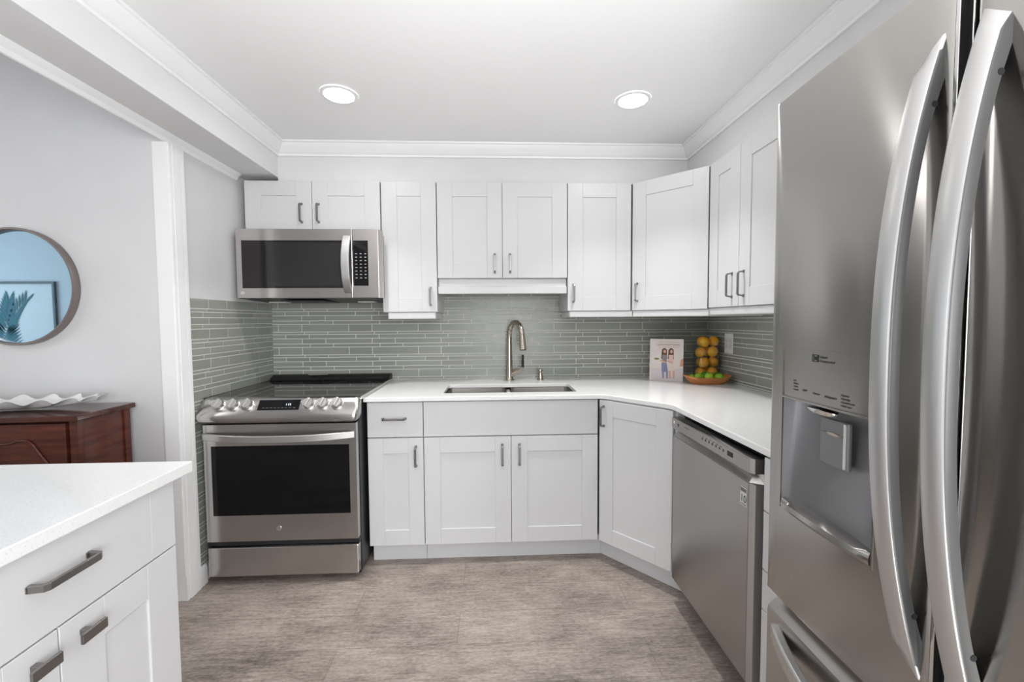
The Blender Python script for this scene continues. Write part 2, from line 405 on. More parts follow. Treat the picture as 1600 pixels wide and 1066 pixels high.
t = wall_unit('wall_cabinet', 'single-door white wall cabinet between the valance cabinet and the angled corner', W4, W5, 1.340, [(W4, W5)], [(.277, 1.396, 1.494)])
MB().box(W4+.012, W5+.012, -FR+.006, -.03, 1.303, 1.3395).build('light_rail', cabinet_paint, t, bevel=.004)
# angled corner cabinet
A, B = V((W5+.005, -FR, 0)), V((.934, -FR-(.934-W5-.005), 0))
ud = (B-A).normalized(); nd = V((ud.y, -ud.x, 0))
t = thing('corner_wall_cabinet', 'angled white corner wall cabinet with one wide door', 'cabinet', (1.0, -.25, 1.34))
q = [A-nd*.021, B-nd*.021, V((XR-.008, B.y, 0)), V((XR-.008, -.008, 0)), V((A.x, -.008, 0))]
MB().prism([(p.x, p.y) for p in q], 'z', 1.340, UT).build('carcass', cabinet_paint, t)
d = door(A+ud*.003+Z_*1.341, ud, nd, (B-A).length-.006, UT-1.344, t)
pull(A+ud*.035+Z_*1.447, Z_, nd, .10, d)
q = [A-nd*.008+ud*.006, B-nd*.008, V((XR-.03, B.y, 0)), V((XR-.03, -.03, 0)), V((A.x+.012, -.03, 0))]
MB().prism([(p.x, p.y) for p in q], 'z', 1.303, 1.3395).build('light_rail', cabinet_paint, t, bevel=.004)
# wall cabinet on the right wall
t = thing('wall_cabinet', 'two-door white wall cabinet between the angled corner and the fridge', 'cabinet', (1.1, -.93, 1.34))
ya, yb_ = B.y-.004, -1.255; xf = .934
MB().box(xf+.021, XR-.001, yb_, ya-.001, 1.345, UT).build('carcass', cabinet_paint, t, bevel=.001)
ym = -.918
d1 = door((xf, ya-.002, 1.346), NB, NR, ya-ym-.003, UT-1.349, t)
d2 = door((xf, ym-.0015, 1.346), NB, NR, ym-yb_-.003, UT-1.349, t)
pull((xf, ym+.054, 1.447), Z_, NR, .108, d1); pull((xf, ym-.042, 1.447), Z_, NR, .108, d2)
MB().box(xf+.008, XR-.012, yb_, ya-.002, 1.308, 1.3445).build('light_rail', cabinet_paint, t, bevel=.004)

# ------------------------------------------------------------------ base cabinets
CT = .897; CB = .874; YF = -.640
def base_carcass(t, xa, xb, toe=True):
    MB().box(xa, xb, YF+.021, -.012, .11, CB-.001).build('carcass', cabinet_paint, t, bevel=.001)
    MB().box(xa, xb, -.575, -.555, 0, .1095).build('toe_kick', cabinet_paint, t)
B0, B1, B2 = -.853, -.5665, .351
t = thing('base_cabinet', 'narrow white base cabinet with one drawer over a door, beside the range', 'cabinet', (-.71, -.3, 0), 'white base cabinets under the counter')
base_carcass(t, B0+.001, B1-.001)
d = MB().box(B0, B1-.002, YF, YF+.019, .685, .867).build('drawer', cabinet_paint, t, bevel=.0014); pull((-.715, YF, .782), X_, NB, .112, d)
d = door((B0, YF, .110), X_, NB, B1-B0-.002, .570, t, stile=.078); pull((-.606, YF, .583), Z_, NB, .10, d)
t = thing('base_cabinet', 'wide white sink base with a blank panel over two doors', 'cabinet', (-.11, -.3, 0), 'white base cabinets under the counter')
MB().box(B1+.001, B2-.001, YF+.021, -.58, .11, CB-.001).box(B1+.001, B1+.019, -.5795, -.012, .11, CB-.001).box(B2-.019, B2-.001, -.5795, -.012, .11, CB-.001).box(B1+.019, B2-.019, -.5795, -.012, .11, .128).build('carcass', cabinet_paint, t)
MB().box(B1+.001, B2+.03, -.575, -.555, 0, .1095).build('toe_kick', cabinet_paint, t)
MB().box(B1+.002, B2-.003, YF, YF+.019, .685, .867).build('false_drawer_front', cabinet_paint, t, bevel=.0014)
xm = -.111
d1 = door((B1+.002, YF, .110), X_, NB, xm-B1-.0035, .570, t); d2 = door((xm+.0015, YF, .110), X_, NB, B2-xm-.0045, .570, t)
pull((-.157, YF, .583), Z_, NB, .104, d1); pull((-.067, YF, .583), Z_, NB, .104, d2)
# angled corner base
A, B = V((B2+.003, YF-.002, 0)), V((.618, -.955, 0))
ud = (B-A).normalized(); nd = V((ud.y, -ud.x, 0))
t = thing('corner_base_cabinet', 'angled white corner base cabinet with one tall door beside the dishwasher', 'cabinet', (.8, -.45, 0))
q = [A-nd*.021, B-nd*.021, V((B.x+.014, B.y-.018, 0)), V((XR-.008, B.y-.018, 0)), V((XR-.008, -.012, 0)), V((A.x, -.012, 0))]
MB().prism([(p.x, p.y) for p in q], 'z', .11, CB-.001).build('carcass', cabinet_paint, t)
k0, k1 = A-nd*.065-ud*.034, B-nd*.065+ud*.06
MB().add([k0, k1, k1-nd*.02, k0-nd*.02]+[p+Z_*.1095 for p in (k0, k1, k1-nd*.02, k0-nd*.02)], [(0, 3, 2, 1), (4, 5, 6, 7), (0, 1, 5, 4), (1, 2, 6, 5), (2, 3, 7, 6), (3, 0, 4, 7)]).build('toe_kick', cabinet_paint, t)
d = door(A+ud*.003+Z_*.110, ud, nd, (B-A).length-.004, .757, t); pull(A+ud*.030+Z_*.783, Z_, nd, .10, d)
# narrow drawer base between dishwasher and fridge
t = thing('drawer_base_cabinet', 'narrow white drawer cabinet squeezed between dishwasher and fridge', 'cabinet', (.95, -1.72, 0))
MB().box(.641, XR-.008, -1.884, -1.614, .11, CB-.001).build('carcass', cabinet_paint, t)
MB().box(.69, .71, -1.884, -1.614, 0, .1095).build('toe_kick', cabinet_paint, t)
for a, b in ((.110, .392), (.396, .517), (.521, .700), (.704, .867)): MB().box(.620, .639, -1.883, -1.616, a, b).build('drawer', cabinet_paint, t, bevel=.0014)

# ------------------------------------------------------------------ countertop with sink cut-out
def plate(outer, hole, z0, z1, name, m, parent=None, bevel=.003):
    bm = bmesh.new(); es = []
    for loop in (outer, hole):
        if not loop: continue
        vs = [bm.verts.new((x, y, z1)) for x, y in loop]
        es += [bm.edges.new((vs[i], vs[(i+1) % len(vs)])) for i in range(len(vs))]
    bmesh.ops.triangle_fill(bm, edges=es, use_beauty=True)
    g = bmesh.ops.extrude_face_region(bm, geom=list(bm.faces))
    for v in g['geom']:
        if isinstance(v, bmesh.types.BMVert): v.co.z = z0
    bmesh.ops.recalc_face_normals(bm, faces=bm.faces)
    me = bpy.data.meshes.new(name); bm.to_mesh(me); bm.free(); me.materials.append(m)
    o = bpy.data.objects.new(name, me); COL.objects.link(o); ORIGIN[o.name] = V((0, 0, 0))
    if bevel:
        b = o.modifiers.new('bevel', 'BEVEL'); b.width = bevel; b.segments = 2; b.limit_method = 'ANGLE'; b.angle_limit = math.radians(50)
    return o
SX0, SX1, SY0, SY1 = -.472, .256, -.555, -.240
rc = .02
def rrect(x0, x1, y0, y1, r, n=4):
    o = []
    for cx_, cy_, a in ((x1-r, y1-r, 0), (x0+r, y1-r, 90), (x0+r, y0+r, 180), (x1-r, y0+r, 270)):
        for i in range(n+1):
            th = math.radians(a+90*i/n); o.append((cx_+r*math.cos(th), cy_+r*math.sin(th)))
    return o
outer = [(-.866, -.008), (-.866, -.664), (.352, -.664), (.372, -.668), (.392, -.685), (.603, -.935), (.612, -.955), (.615, -.975), (.615, -1.884), (XR-.008, -1.884), (XR-.008, -.008)]
o = plate(outer, rrect(SX0, SX1, SY0, SY1, rc), CB, CT, 'countertop', quartz)
tag(o, 'white quartz countertop wrapping the corner around the sink', 'countertop')
# undermount sink
t = thing('double_sink', 'stainless double-bowl undermount sink in the white counter', 'sink', (-.11, -.4, CB-.2))
def bowl(x0, x1, y0, y1):
    mb = MB(); d = CB-.001
    rings = [[(x, y, z) for x, y in rrect(x0+i, x1-i, y0+i, y1-i, r)] for z, i, r in ((d, 0, .02), (d-.16, .004, .022), (d-.182, .014, .024), (d-.19, .034, .03))]
    rings2 = [[(x, y, z) for x, y in rrect(x0+i, x1-i, y0+i, y1-i, r)] for z, i, r in ((d-.193, .034, .03), (d-.185, .011, .024), (d-.16, .002, .022), (d, -.002, .02))]
    mb.loft(rings+rings2, caps=False)
    n = len(rings[0]); L0 = [p for p in rings[-1]]; mb.add(L0, [tuple(range(n))]); mb.add(rings2[0], [tuple(range(n))[::-1]])
    o = mb.build('bowl', steel_sink, t, smooth=40)
    cx_, cy_ = (x0+x1)/2, (y0+y1)/2+.04
    MB().lathe([(.045, .0005), (.045, .003), (.036, .003), (.03, .0015)], (cx_, cy_, d-.19)).build('drain', chrome, o, smooth=40)
bowl(SX0+.004, -.128, SY0+.004, SY1-.004); bowl(-.096, SX1-.004, SY0+.004, SY1-.004)
MB().box(-.1255, -.0985, SY0+.004, SY1-.004, CB-.03, CB-.008).build('divider', steel_sink, t, bevel=.006)

# faucet
t = thing('kitchen_faucet', 'brushed nickel gooseneck faucet behind the sink', 'faucet', (-.096, -.085, CT))
fx, fy = -.096, -.085
MB().lathe([(.030, .0005), (.030, .004), (.026, .008), (.0235, .03), (.022, .07), (.019, .12)], (fx, fy, CT), 24).build('base', faucet_metal, t, smooth=40)
dv = V((.075, -.13, 0)).normalized()
pth = [V((fx, fy, CT+.10)), V((fx, fy, CT+.17)), V((fx, fy, CT+.26))]
R_ = .075
for i in range(1, 15):
    th = PI*.97*i/14; pth.append(V((fx, fy, CT+.29))+dv*(R_*(1-math.cos(th)))+Z_*(R_*1.15*math.sin(th)))
pth.append(pth[-1]-Z_*.02+dv*.002)
MB().tube(pth, [.0200, .0185, .0172]+[.0160]*(len(pth)-3), 18).build('spout', faucet_metal, t, smooth=50)
e = pth[-1]
mb = MB(); mb.tube([e+Z_*.012, e-Z_*.01+dv*.001, e-Z_*.05+dv*.006, e-Z_*.070+dv*.009], [.0168, .0180, .0212, .0220], 20); hd = mb.build('spray_head', faucet_metal, t, smooth=50)
MB().lathe([(.0195, -.003), (.0195, .0006)], e-Z_*.0705+dv*.009, 20).build('nozzle', rubber, hd)
lp = [V((fx+.006, fy-.004, CT+.030)), V((fx+.03, fy-.016, CT+.046)), V((fx+.060, fy-.028, CT+.062)), V((fx+.078, fy-.036, CT+.072)), V((fx+.084, fy-.038, CT+.090))]
lv = MB().tube(lp, [.016, .0155, .0125, .0115, .010], 16).build('lever', faucet_metal, t, smooth=50)
MB().tube([lp[-1]-Z_*.002, lp[-1]+Z_*.03, lp[-1]+Z_*.078+dv*.002], [.0085, .0085, .0075], 14).build('lever_grip', rubber, lv, smooth=50)
# soap dispenser
t = thing('soap_dispenser', 'short brushed nickel soap pump on the counter by the faucet', 'soap dispenser', (.106, -.088, CT))
MB().lathe([(.023, .0004), (.023, .006), (.0165, .010), (.0145, .035), (.0135, .045)], (.106, -.088, CT), 22).build('collar', faucet_metal, t, smooth=40)
mb = MB().lathe([(.008, .044), (.008, .052), (.0165, .054), (.0175, .060), (.016, .070), (.008, .073)], (.106, -.088, CT), 22)
mb.tube([(.106, -.088, CT+.062), (.112, -.115, CT+.062), (.114, -.132, CT+.056)], [.006, .0055, .0045], 10); mb.build('pump_head', faucet_metal, t, smooth=40)

# ------------------------------------------------------------------ range
t = thing('range', 'stainless slide-in electric range between tiled wall and base cabinet', 'range', (-1.237, -.4, 0))
RX0, RX1 = -1.606, -.868
mb = MB().box(RX0+.006, RX1-.003, -.715, -.06, .035, .895); mb.build('body', dark_grey, t)
MB().box(RX0+.02, RX1-.02, -.69, -.1, 0, .034).build('plinth', black_matte, t)
MB().box(RX0-.012, RX1+.006, -.716, -.012, .9005, .914).build('cooktop', black_gloss, t, bevel=.003)
for a, b in ((RX0-.018, RX0-.0125), (RX1+.0065, RX1+.0115)): MB().box(a, b, -.716, -.03, .899, .916).build('side_trim', steel_range, t, bevel=.001)
bt = MB().prism([(-.105, .9145), (-.012, .9145), (-.012, .940), (-.030, .946), (-.060, .944), (-.098, .922)], 'x', RX0-.008, RX1+.002).build('rear_vent', black_matte, t, bevel=.003)
MB().box(-1.385, -1.265, -.068, -.052, .9435, .9485).build('vent_badge', nickel, bt)
mb = MB()
for a in range(5): mb.box(RX0+.05+a*.135, RX0+.155+a*.135, -.098, -.09, .9205, .931)
mb.build('vent_slots', rubber, bt)
rr = []
for cx_, cy_, r in ((-1.43, -.53, .105), (-1.05, -.53, .09), (-1.43, -.24, .075), (-1.05, -.24, .10), (-1.24, -.37, .06)):
    MB().lathe([(r, .0001), (r, .0003), (r-.0015, .0003), (r-.0015, .0001)], (cx_, cy_, .914), 48, caps=False).build('burner_ring', ink_grey, t)
fp = [(-.700, .9165), (-.722, .9165), (-.735, .910), (-.772, .862), (-.786, .842), (-.789, .828), (-.786, .813), (-.776, .804), (-.700, .804)]
def fr(x, k):
    c = V((0, -.735, .86)); return [(x, c.y+(a-c.y)*k+(.0 if a > -.71 else 0), c.z+(b-c.z)*k) for a, b in fp]
xs = [(RX0-.012, .62), (RX0-.008, .84), (RX0+.002, .96), (RX0+.016, 1), (RX1-.016, 1), (RX1-.002, .96), (RX1+.006, .84), (RX1+.010, .62)]
cpan = MB().loft([fr(x, k) for x, k in xs]).build('control_panel', steel_range, t, smooth=35)
sl = V((0, -.772+.735, .862-.910)).normalized(); sn = V((0, sl.z, -sl.y)); 
if sn.y > 0: sn = -sn
sc_ = V((0, -.7545, .8845))
for kx in (-1.520, -1.453, -1.386, -1.097, -1.029, -.961):
    c = V((kx, sc_.y, sc_.z))
    k = MB().lathe([(.0305, .0005), (.0305, .004), (.0268, .007), (.0255, .021), (.0235, .025)], c, 26, sn).build('knob', steel_handle, cpan, smooth=40)
    ua = (X_*.30+(-sl)*.95).normalized(); ub = ua.cross(sn)
    MB().obox(c, ua, sn, -.0225, .0225, -.0065, .0065, .0245, .036, w=ub).build('knob_grip', steel_handle, k, bevel=.003)
dsp = MB().obox(V((-1.238, sc_.y, sc_.z)), X_, sn, -.098, .098, -.027, .027, .0004, .0022, w=-sl).build('display', black_gloss, cpan, bevel=.001)
mb = MB()
for i, (a, b) in enumerate(((.012, .0035), (.022, .006), (.030, .006))): mb.obox(V((-1.238, sc_.y, sc_.z)), X_, sn, a+.022, a+.022+b*.6, -.004, .007, .0022, .0026, w=-sl)
mb.build('digits', led, dsp)
mb = MB()
for i in range(9): mb.obox(V((-1.238, sc_.y, sc_.z)), X_, sn, -.075+i*.018, -.064+i*.018, -.0175, -.0155, .0022, .0025, w=-sl)
mb.build('key_legends', ink_grey, dsp)
# oven door with window
DY = -.760
mb = MB(); x0, x1, z0, z1 = RX0+.008, RX1-.006, .216, .792; wx0, wx1, wz0, wz1 = -1.564, -.908, .345, .688
mb.box(x0, wx0, DY, -.722, z0, z1); mb.box(wx1, x1, DY, -.722, z0, z1); mb.box(wx0, wx1, DY, -.722, z0, wz0); mb.box(wx0, wx1, DY, -.722, wz1, z1)
dr = mb.build('oven_door', steel_range, t)
MB().box(wx0, wx1, DY+.0015, -.724, wz0, wz1).build('window', black_gloss, dr)
iw = MB().box(wx0+.07, wx1-.07, DY+.0006, DY+.0014, wz0+.03, wz1-.03).build('inner_window', mat('oven_window_tint', (.005, .0055, .0055), .06, 0., **{'Specular IOR Level': .3}), dr)
path = []
for i in range(25):
    s = i/24; x = x0+.004+(x1-x0-.008)*s; e_ = abs(2*s-1); path.append((x, DY-.006-.048*(1-e_**2.6), .738-.006*(1-e_**2)))
MB().sweep(path, (0, 0, 1), .0165, .007).build('handle', steel_handle, dr, bevel=.003, smooth=40)
MB().lathe([(.0125, .0003), (.0125, .0018), (.0105, .0022)], (-1.255, DY, .277), 24, NB).build('emblem', chrome, dr, smooth=30)
lettering('GE', .011, (-1.255, DY-.0022, .2732), X_, Z_, ink_grey, 'emblem_letters', dr)
MB().box(RX0+.004, RX1-.004, -.745, -.7155, .188, .214).build('gap_shadow_strip', black_matte, t)
MB().box(RX0+.008, RX1-.006, DY-.002, -.722, .040, .186).build('storage_drawer', steel_range, t, bevel=.005)

# ------------------------------------------------------------------ microwave
t = thing('microwave', 'stainless over-the-range microwave hung below the short cabinet', 'microwave', (-1.22, -.22, 1.41))
MX0, MX1, MZ0, MZ1, MY = -1.602, -.832, 1.417, 1.796, -.430
MB().box(MX0-.014, MX1+.004, -.385, -.012, MZ0+.004, MZ1-.018).build('body', mat('microwave_case', (.13, .115, .105), .35, .7), t, bevel=.002)
bs = MB().prism([(-.42, MZ0-.001), (-.06, MZ0-.012), (-.06, MZ0+.0035), (-.42, MZ0+.0035)], 'x', MX0+.0, MX1-.01).build('underside', dark_grey, t)
for a, b in ((MX0+.20, MX0+.44), ): MB().box(a, b, -.36, -.10, MZ0-.0145, MZ0-.009).build('grease_filter', black_matte, bs)
for a in (MX0+.10, MX1-.14): MB().box(a-.05, a+.05, -.20, -.12, MZ0-.0145, MZ0-.009).build('hood_lamp', white_plastic, bs, bevel=.002)
xd = -.974
def mfront(xa, xb, la, lb):
    p = []
    p += [(xa-.016, -.3855), (xa-.016, -.395), (xa, MY)] if la else [(xa, -.3855), (xa, MY)]
    p += [(xb, MY), (xb+.016, -.395), (xb+.016, -.3855)] if lb else [(xb, MY), (xb, -.3855)]
    return p
MDX0, MDX1, MDZ0, MDZ1 = -1.572, -1.022, 1.472, 1.733
md = MB(); md.prism(mfront(MX0, xd-.002, True, False), 'z', MZ0, MZ1); dr = md.build('door', steel_micro, t, bevel=.002)
MB().box(MDX0, MDX1, MY-.0012, MY-.0002, MDZ0, MDZ1).build('window', mat('microwave_glass', (.013, .011, .010), .06), dr)
MB().box(MDX0+.14, MDX1-.012, MY-.0016, MY-.0012, MDZ0+.012, MDZ1-.012).build('window_mesh', mat('microwave_mesh', (.022, .021, .021), .16), dr)
path = []
for i in range(21):
    s = i/20; e_ = abs(2*s-1); path.append((-1.000, MY-.004-.045*(1-e_**2.2), 1.446+.312*s))
MB().sweep(path, (1, 0, 0), .0215, .006).build('handle', steel_handle, dr, bevel=.003, smooth=40)
MB().lathe([(.010, .0002), (.010, .0014)], (MX0+.028, MY, 1.447), 20, NB).build('emblem', chrome, dr)
cp_ = MB().prism(mfront(xd, MX1, False, True), 'z', MZ0, MZ1).build('control_panel', steel_micro, t, bevel=.002)
kp = MB().box(xd+.004, -.889, MY-.0012, MY-.0002, 1.484, 1.733).build('keypad', black_gloss, cp_)
mb = MB()
for i in range(3):
    for j in range(8): mb.box(xd+.015+i*.025, xd+.025+i*.025, MY-.0017, MY-.0012, 1.658-j*.019, 1.6625-j*.019)
mb.build('key_legends', mat('key_print', (.30, .30, .29), .5), kp)

# ------------------------------------------------------------------ dishwasher
t = thing('dishwasher', 'stainless dishwasher under the counter beside the angled corner cabinet', 'dishwasher', (.9, -1.29, 0))
D0, D1 = -1.592, -.990; DX = .602
MB().box(.655, XR-.03, D0+.004, D1-.004, .06, .858).build('tub', black_matte, t)
MB().box(.70, .72, D0+.004, D1-.004, 0, .112).build('toe_panel', black_matte, t)
dr = MB().prism([(DX, D0+.024), (.652, D0+.024), (.652, D1), (DX+.013, D1), (DX, D1-.010)], 'z', .116, .768).build('door', steel_washer, t, bevel=.0015)
MB().prism([(DX+.0006, D0+.0236), (DX+.010, D0+.004), (.652, D0), (.652, D0+.0236)], 'z', .116, .768).build('edge_strip', steel_handle, dr, bevel=.001)
MB().loft([[(DX, D0+.024, .7685), (DX, D1-.010, .7685), (.640, D1, .7685), (.640, D0, .7685)], [(DX+.026, D0+.030, .803), (DX+.026, D1-.024, .803), (.640, D1-.006, .803), (.640, D0+.006, .803)]]).build('pocket_handle', steel_washer, dr, bevel=.002)
cpn = MB().prism([(DX-.006, D0+.010), (DX+.004, D0), (.640, D0), (.640, D1), (DX+.004, D1), (DX-.006, D1-.006)], 'z', .8035, .851).build('control_panel', steel_washer, t, bevel=.0025)
mb = MB(); xx = DX-.0064
for i in range(4): mb.box(xx, xx+.0006, D1-.135-i*.011, D1-.131-i*.011, .833, .837)
mb.build('indicator_marks', ink, cpn); mb = MB()
for i in range(7): mb.box(xx, xx+.0006, D1-.29-i*.025, D1-.282-i*.025, .826, .834)
mb.build('button_marks', ink, cpn); mb = MB()
for i in range(6): mb.box(xx, xx+.0006, D1-.30-i*.025, D1-.288-i*.025, .838, .840)
mb.build('legend_marks', ink, cpn)
MB().box(xx-.0004, xx+.0006, D1-.495, D1-.462, .822, .838).build('display', black_gloss, cpn)
MB().lathe([(.006, 0), (.006, .001)], (xx+.0006, D1-.030, .832), 16, NR).build('power_mark', white_ink, cpn)
MB().lathe([(.007, 0), (.007, .001)], (xx+.0006, D1-.072, .829), 16, NR).build('power_button', dark_grey, cpn)
bx, by, bz = DX, D0+.050, .715
bd = MB().box(bx-.001, bx-.0001, by-.018, by+.018, bz-.030, bz+.030).build('badge', mat('badge_foil', (.72, .72, .71), .3, .6), dr, bevel=.0004)
MB().box(bx-.0014, bx-.001, by-.0155, by+.0155, bz+.015, bz+.027).build('badge_band', ink_grey, bd)
lettering('10', .034, (bx-.001, by, bz-.018), NB, Z_, ink, 'badge_number', bd)
MB().box(bx-.0014, bx-.001, by-.0145, by+.0145, bz-.0265, bz-.0235).build('badge_line', ink_grey, bd)

# ------------------------------------------------------------------ refrigerator
t = thing('refrigerator', 'large stainless french-door refrigerator with bowed handles', 'refrigerator', (.85, -2.295, 0))
FY0, FY1, FYC = -2.694, -1.892, -2.293
def fxs(y): return .4405+.10*((y if y > FYC else 2*FYC-y)+2.18)**2
MB().box(.535, XR-.015, FY0+.004, FY1-.004, .03, 1.765).build('body', mat('fridge_case', (.10, .10, .10), .4, .3), t, bevel=.004)
MB().box(.56, XR-.03, FY0+.02, FY1-.02, 0, .0295).build('plinth', black_matte, t)
FZ0, FZ1 = .645, 1.775
def curved_front(ya, yb2, z0, z1, hole=None, xback=.530, rad=.010):
    """door skin bowed in plan, rounded at its edges, with an optional rectangular opening"""
    ys = [ya, ya+rad*.3, ya+rad]+[ya+rad+(yb2-ya-2*rad)*i/16 for i in range(1, 16)]+[yb2-rad, yb2-rad*.3, yb2]
    zs = [z0, z0+rad*.3, z0+rad, (z0+z1)/2, z1-rad, z1-rad*.3, z1]
    if hole:
        ys += [hole[0], hole[1]]; zs += [hole[2], hole[3]]
        ys = [y for y in ys if y in hole or not any(abs(y-h_) < .006 for h_ in hole[:2])]
    ys = sorted(set(ys)); zs = sorted(set(zs))
    def edge(v, a, b):
        d = min(v-a, b-v)
        return 0 if d >= rad else rad-math.sqrt(max(rad*rad-(rad-d)**2, 0))
    P_ = lambda i, j: (fxs(ys[i])+max(edge(ys[i], ya, yb2), edge(zs[j], z0, z1)), ys[i], zs[j])
    mb = MB(); nv = len(zs)
    vs = [P_(i, j) for i in range(len(ys)) for j in range(nv)]
    fs = []
    for i in range(len(ys)-1):
        for j in range(nv-1):
            if hole and ys[i] >= hole[0]-1e-6 and ys[i+1] <= hole[1]+1e-6 and zs[j] >= hole[2]-1e-6 and zs[j+1] <= hole[3]+1e-6: continue
            fs.append((i*nv+j, (i+1)*nv+j, (i+1)*nv+j+1, i*nv+j+1))
    mb.add(vs, fs)
    # sides back to the body
    ring = [P_(i, 0) for i in range(len(ys))]+[P_(len(ys)-1, j) for j in range(1, nv)]+[P_(i, nv-1) for i in range(len(ys)-2, -1, -1)]+[P_(0, j) for j in range(nv-2, 0, -1)]
    back = [(xback, y, z) for x, y, z in ring]; n = len(ring)
    mb.add(ring+back, [(k, (k+1) % n, n+(k+1) % n, n+k) for k in range(n)]+[tuple(n+k for k in range(n))])
    return mb
HO = (-2.182, -1.940, .862, 1.221)
dl = curved_front(FYC+.010, FY1, FZ0, FZ1, HO).build('door', steel_fridge, t, smooth=30)
dr_ = curved_front(FY0, FYC-.014, FZ0, FZ1).build('door', steel_fridge, t, smooth=30)
for o_ in (dl, dr_):
    bm = bmesh.new(); bm.from_mesh(o_.data); bmesh.ops.remove_doubles(bm, verts=bm.verts, dist=1e-5); bmesh.ops.recalc_face_normals(bm, faces=bm.faces); bm.to_mesh(o_.data); bm.free()
    o_.data.set_sharp_from_angle(angle=math.radians(30))
MB().box(.4408, .528, FYC+.0040, FYC+.0098, FZ0+.002, FZ1-.002).build('edge_trim', chrome, dl, bevel=.001)
MB().box(.4408, .528, FYC-.0138, FYC-.0115, FZ0+.002, FZ1-.002).build('edge_trim', chrome, dr_, bevel=.001)
MB().box(.470, .534, FYC-.0112, FYC+.0037, FZ0+.002, FZ1-.002).build('door_gasket', rubber, dr_)
fz = MB().loft([[(x, y, z) for x, z in pr] for y, pr in [(y_, [(fxs(y_)+.006+a, b) for a, b in ((0, .05), (0, .590), (.002, .600), (.030, .624), (.036, .626))]+[(.530, .626), (.530, .05)]) for y_ in [FY0+(FY1-FY0)*i/20 for i in range(21)]]]).build('freezer_drawer', steel_fridge, t, smooth=30)
# freezer handle: a bowed bar below the ledge
path = []
for i in range(25):
    s = i/24; y = FY1-.035-(FY1-FY0-.07)*s; e_ = abs(2*s-1); path.append((fxs(y)+.004-.060*(1-e_**2.4), y, .560))
MB().sweep(path, (0, 0, 1), .018, .010).build('handle', steel_handle, fz, bevel=.004, smooth=40)
# door handles
def fridge_handle(ya, yb2, parent, tipnear):
    """ya: edge away from the camera, yb2: edge near the door gap"""
    mb = MB(); rings = []; n = 40
    z0_, z1_ = .735, 1.690
    far = ya if abs(ya-FYC) > abs(yb2-FYC) else yb2; nearg = yb2 if far == ya else ya
    for i in range(n+1):
        s = i/n; e_ = abs(2*s-1); z = z0_+(z1_-z0_)*s
        b = .066*(1-e_**2.3)+.002
        th = .017+.03*max(0, e_-.72)**1.2
        # the tip slants: the edge away from the gap ends lower
        def sl_(k): return z+(0 if e_ < .90 else (1 if s < .5 else -1)*k*((e_-.90)/.10)*.028)
        xo = fxs(FYC)-b; xi = max(xo+th, xo+.004); xi = min(xi, fxs(FYC)+.004) if e_ < .86 else fxs(FYC)+.004
        c = .004
        ym_ = (far+nearg)/2; sg = 1 if far > nearg else -1; hw = abs(far-nearg)/2
        ring = [(xi, far, sl_(1)), (xo+c, far, sl_(1)), (xo+.0012, far-sg*.0018, sl_(.95)), (xo, far-sg*c, sl_(.9)), (xo-.0012, ym_, sl_(.5)), (xo, nearg+sg*c, sl_(.1)), (xo+.0012, nearg+sg*.0018, sl_(.05)), (xo+c, nearg, sl_(0)), (xi, nearg, sl_(0))]
        rings.append(ring)
    mb.loft(rings)
    h = mb.build('handle', [steel_handle, handle_side], parent, smooth=35)
    for p in h.data.polygons:
        if abs(p.normal.y) > .8: p.material_index = 1
    for z in (1.590, .838): MB().lathe([(.0045, -.001), (.0045, .0006)], (fxs(FYC)-.014, min(far, nearg), z), 12, NB).build('set_screw', rubber, h)
fridge_handle(-2.236, -2.271, dl, True)
fridge_handle(-2.351, -2.316, dr_, True)
# water dispenser in the far door
y0, y1, z0, z1 = HO
dp = MB()
ZM = 1.115
dp.grid(lambda a, b: (fxs(y0+(y1-y0)*a)+.0015-.0035*(1-b)*0, y0+(y1-y0)*a, ZM+(z1-ZM)*b), 10, 2)
dp.grid(lambda a, b: (fxs(y0+(y1-y0)*a)+.0015+.03*b, y0+(y1-y0)*a, ZM), 10, 1)
disp = dp.build('dispenser_panel', steel_fridge, dl, smooth=40)
def cav(a, b):
    y = y0+(y1-y0)*a; z = z0+(ZM-z0)*b
    d = .045*min(1, (math.sin(PI*min(max(a, 0), 1))**.55))*min(1, .45+.55*b)
    return (fxs(y)+.002+d, y, z)
cv = MB().grid(cav, 24, 10)
cv.grid(lambda a, b: (fxs(y0+(y1-y0)*a)+.002+b*(cav(a, 0)[0]-fxs(y0+(y1-y0)*a)-.002), y0+(y1-y0)*a, z0), 24, 1)
cavo = cv.build('dispenser_recess', dispenser_grey, dl, smooth=40)
# slim frame round the dispenser
mb = MB()
def fb(a0, a1, b0, b1, o1=-.0012, o2=.006):
    n_ = 8; rings = []
    for i in range(n_+1):
        y = a0+(a1-a0)*i/n_; x = fxs(y); rings.append([(x+o1, y, b0), (x+o1, y, b1), (x+o2, y, b1), (x+o2, y, b0)])
    mb.loft(rings)
fb(y0-.003, y1+.003, z1-.001, z1+.0025); fb(y0-.003, y1+.003, z0-.004, z0+.001); fb(y0-.0025, y0+.0005, z0, z1, -.0008); fb(y1-.0005, y1+.0025, z0, z1, -.0008)
fb(y0, y1, ZM-.002, ZM+.0015, -.003, .006)
mb.build('dispenser_frame', steel_fridge, dl)
